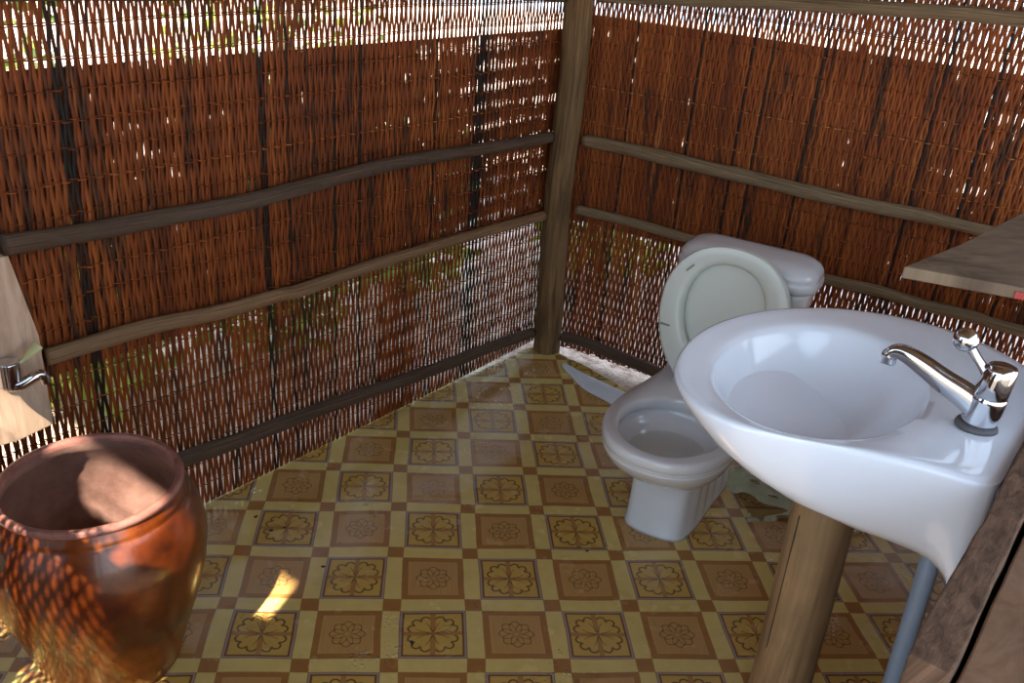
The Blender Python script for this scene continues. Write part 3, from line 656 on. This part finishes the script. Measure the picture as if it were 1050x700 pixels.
# ------------------------------------------------------------------ plank frame behind the basin
def rough_board(name, p0, p1, p2w, thick, mat, label, cat='plank', n=40, seed=1, amp=.004):
    """long board from p0 to p1, width vector p2w, thickness downwards; wavering edges"""
    p0 = Vector(p0); p1 = Vector(p1); w = Vector(p2w); dwn = Vector((0, 0, -thick)); rings = []; uv = []
    L = (p1-p0).length; wn_ = w.normalized()
    for k in range(n+1):
        t = k/n; p = p0.lerp(p1, t); j0 = wn_*noise1(t*L*14, seed, amp); j1 = wn_*noise1(t*L*11, seed+4, amp); jz = Vector((0, 0, noise1(t*L*16, seed+2, amp*.6)))
        rings.append([p+j0+jz, p+w+j1+jz, p+w+j1+dwn, p+j0+dwn]); uv += [(0, t*L), (.3, t*L), (.4, t*L), (.7, t*L)]
    V_, F_ = loft(rings, True, True); o = link(name, mesh(name, V_, F_, False, uv), mat); bevel(o, .003, 2); return tag(o, label, cat)
rough_board('frame_plank', W(-.405, -.905, .95), W(1.55, -.905, .95), W(0, -.045, 0), .26, M['plank_dark'], 'dark rough plank on edge behind the wash basin, at lower right', seed=3, amp=.003)
rough_board('frame_upright', W(-.385, -.906, .688), W(-.315, -.906, .688), W(0, -.042, 0), .69, M['plank_dark'], 'dark upright board under the near end of the dark plank, bottom right', n=4, seed=2, amp=.0)
rough_board('lower_board', W(-.46, -.956, .925), W(1.55, -.960, .925), W(0, -.16, 0), .925, M['plank_brown'], 'brown board beside the dark plank in the lower right corner', seed=6, amp=.002)
rough_board('shelf_post', W(.93, -1.125, 1.127), W(1.01, -1.125, 1.127), W(0, -.04, 0), 1.12, M['plank_brown'], 'upright board carrying the shelf, behind the brown board', n=2, seed=2, amp=.0)
# pointed shelf board above the basin
sz = 1.15
sb = [(.669, -.212), (.851, -.072), (1.132, .173), (1.35, .30), (1.66, -.05), (1.0, -.40), (.86, -.300)]
sV = [Vector((x, y, sz)) for x, y in sb]+[Vector((x, y, sz-.022)) for x, y in sb]; k_ = len(sb)
uvs_ = [(x, y) for x, y in sb]*2
so = link('shelf_board', mesh('shelf_board', sV, [tuple(range(k_-1, -1, -1)), tuple(range(k_, 2*k_))]+[(i, (i+1) % k_, k_+(i+1) % k_, k_+i) for i in range(k_)], False, uvs_), M['plank_shelf']); so.data.flip_normals()
rv_, rf_ = boxv(Vector((.846, -.2945, 1.136)), .030, .003, .012, Vector((.908, -.418, 0)), Vector((.418, .908, 0)), UP); rm_ = link('red_paint_mark', mesh('red_paint_mark', rv_, rf_, False), M['red'], so); rm_['label'] = 'small red paint mark'
bevel(so, .003, 2); tag(so, 'grey brown pointed shelf board sticking in above the wash basin at the right edge', 'shelf')

# ------------------------------------------------------------------ loose sheet edges, plastic, flecks
def strip(name, A, B, mat, parent, label=None, zf=lambda u, v: 0, nu=30, nv=5):
    A = catmull([Vector(p) for p in A], 8); B = catmull([Vector(p) for p in B], 8); n = min(len(A), len(B)); V_ = []; F_ = []
    for i in range(n):
        for j in range(nv+1):
            p = A[i].lerp(B[i], j/nv); p.z += zf(i/(n-1), j/nv); V_.append(p)
    for i in range(n-1):
        for j in range(nv): a = i*(nv+1)+j; F_.append((a, a+1, a+nv+2, a+nv+1))
    o = link(name, mesh(name, V_, F_), mat, parent); s = o.modifiers.new('solid', 'SOLIDIFY'); s.thickness = .0015; s.offset = 0
    if label: o['label'] = label
    return o
strip('curled_edge', [(.421, 1.625, .006), (.50, 1.535, .006), (.60, 1.43, .006), (.70, 1.325, .006), (.80, 1.18, .006)], [(.413, 1.59, .007), (.445, 1.49, .007), (.48, 1.40, .007), (.56, 1.30, .007), (.66, 1.14, .007)], M['cap'], floor, 'white underside of the floor sheet curled up', lambda u, v: .016*math.sin(v*math.pi)*(.3+.7*math.sin(u*7+.5)**2))
# crumpled clear plastic behind the toilet
def crumple():
    n = 46; V_ = []; F_ = []; rng = random.Random(4)
    dirs = [(rng.uniform(0, math.pi), rng.uniform(12, 46), rng.uniform(0, 6)) for _ in range(9)]
    for i in range(n+1):
        for j in range(n+1):
            x = i/n; y = j/n; h = 0
            for k, (a, f, ph) in enumerate(dirs): h += abs(math.sin((x*math.cos(a)+y*math.sin(a))*f*.35+ph+.6*math.sin(6*x+k)))/(1+k*.3)
            h = .002+.0045*h*(.5+.5*math.sin(3*x+2*y))
            p = Vector((.86, .67, 0)).lerp(Vector((1.32, .60, 0)), x)+Vector((.02, .30, 0))*(y-.35)
            p += Vector((.02*math.sin(7*y), .02*math.sin(9*x), 0)); p.z = .006+h; V_.append(p)
    for i in range(n):
        for j in range(n): a = i*(n+1)+j; F_.append((a, a+1, a+n+2, a+n+1))
    o = link('plastic_sheet', mesh('plastic_sheet', V_, F_, True), M['film']); return tag(o, 'crumpled clear plastic sheet lying on the floor between toilet and basin post', 'plastic sheet')
crumple()
def fleck(x, y, r, seed):
    rng = random.Random(seed); n = 10; ang = rng.uniform(0, 3)
    P = [(r*(1+rng.uniform(-.3, .3))*math.cos(2*math.pi*i/n), .6*r*(1+rng.uniform(-.3, .3))*math.sin(2*math.pi*i/n)) for i in range(n)]
    P = [(u*math.cos(ang)-v*math.sin(ang), u*math.sin(ang)+v*math.cos(ang)) for u, v in P]
    rings = [[Vector((u*s, v*s, z)) for u, v in P] for s, z in ((1, 0), (.95, .0015), (.5, .003))]
    V_, F_ = loft(rings, True, True); o = link('dirt_fleck', mesh('dirt_fleck', V_, F_), M['fleck']); o.location = (x, y, .0041); return o
for (x, y, r, lb) in ((-.622, .573, .007, 'black fleck on the floor near the left wall, right of the jar'), (-.405, .356, .006, 'black fleck on a pale band right of the sunlit patch'), (-.531, .525, .005, 'tiny black fleck on the flower tile behind the sunlit patch'),
                      (-.568, .51, .007, 'black fleck at the left side of the flower tile behind the sunlit patch'), (-.157, .074, .0085, 'biggest black fleck, on a flower tile at the bottom centre'), (.339, .436, .005, 'small black fleck on the pale band left of the toilet foot')):
    tag(fleck(x, y, r, int(abs(x*1000))), lb, 'fleck')

# ------------------------------------------------------------------ shrubs outside the walls, seen in glints through the weave
def shrub(c, rad, h, label, seed, nl=900):
    rng = random.Random(seed); root = thing('shrub', label, 'shrub', c, 0, 'leafy shrubs outside the woven walls'); V_ = []; F_ = []
    for k in range(nl):
        a = rng.uniform(0, 6.283); u = rng.random()**.5; z = rng.uniform(.08, 1)*h; rr = rad*u*math.sqrt(max(.05, 1-(2*z/h-1.0)**2*.8))
        p = Vector((rr*math.cos(a), rr*math.sin(a), z)); d = Vector((rng.uniform(-1, 1), rng.uniform(-1, 1), rng.uniform(-.6, .6))).normalized(); s = d.cross(Vector((rng.uniform(-1, 1), rng.uniform(-1, 1), rng.uniform(-1, 1)))).normalized(); l = rng.uniform(.06, .13)
        b = len(V_); V_ += [p, p+d*l*.5+s*l*.22, p+d*l, p+d*l*.5-s*l*.22]; F_.append((b, b+1, b+2, b+3))
    link('foliage', mesh('foliage', V_, F_, False), M['leaf'], root)
    for j in range(4):
        a = rng.uniform(0, 6.28); V1, F1, _ = tube([Vector((0, 0, 0)), Vector((.1*math.cos(a), .1*math.sin(a), h*.4)), Vector((rad*.5*math.cos(a), rad*.5*math.sin(a), h*.85))], .014, 8); link('stem', mesh('stem', V1, F1), M['rail_dark'], root)
for k, (a, b, rad, h, lb) in enumerate(((1.55, 1.80, .36, .95, 'green shrub outside the left woven wall close to the corner post'), (.80, 1.75, .36, .9, 'green shrub outside the left woven wall, second from the corner post'), (.05, 1.85, .34, .8, 'green shrub outside the left woven wall, third from the corner post'),
        (-.75, 2.1, .42, 1.0, 'green shrub outside the left woven wall near its far left end'), (2.5, 1.3, .42, .9, 'green shrub outside behind the corner post'), (1.9, 3.2, .6, 1.8, 'tall green shrub far outside the left woven wall beyond the post'), (.2, 3.3, .6, 1.6, 'tall green shrub far outside the middle of the left woven wall'))):
    shrub(W(a, b, -.02), rad, h, lb, 20+k)
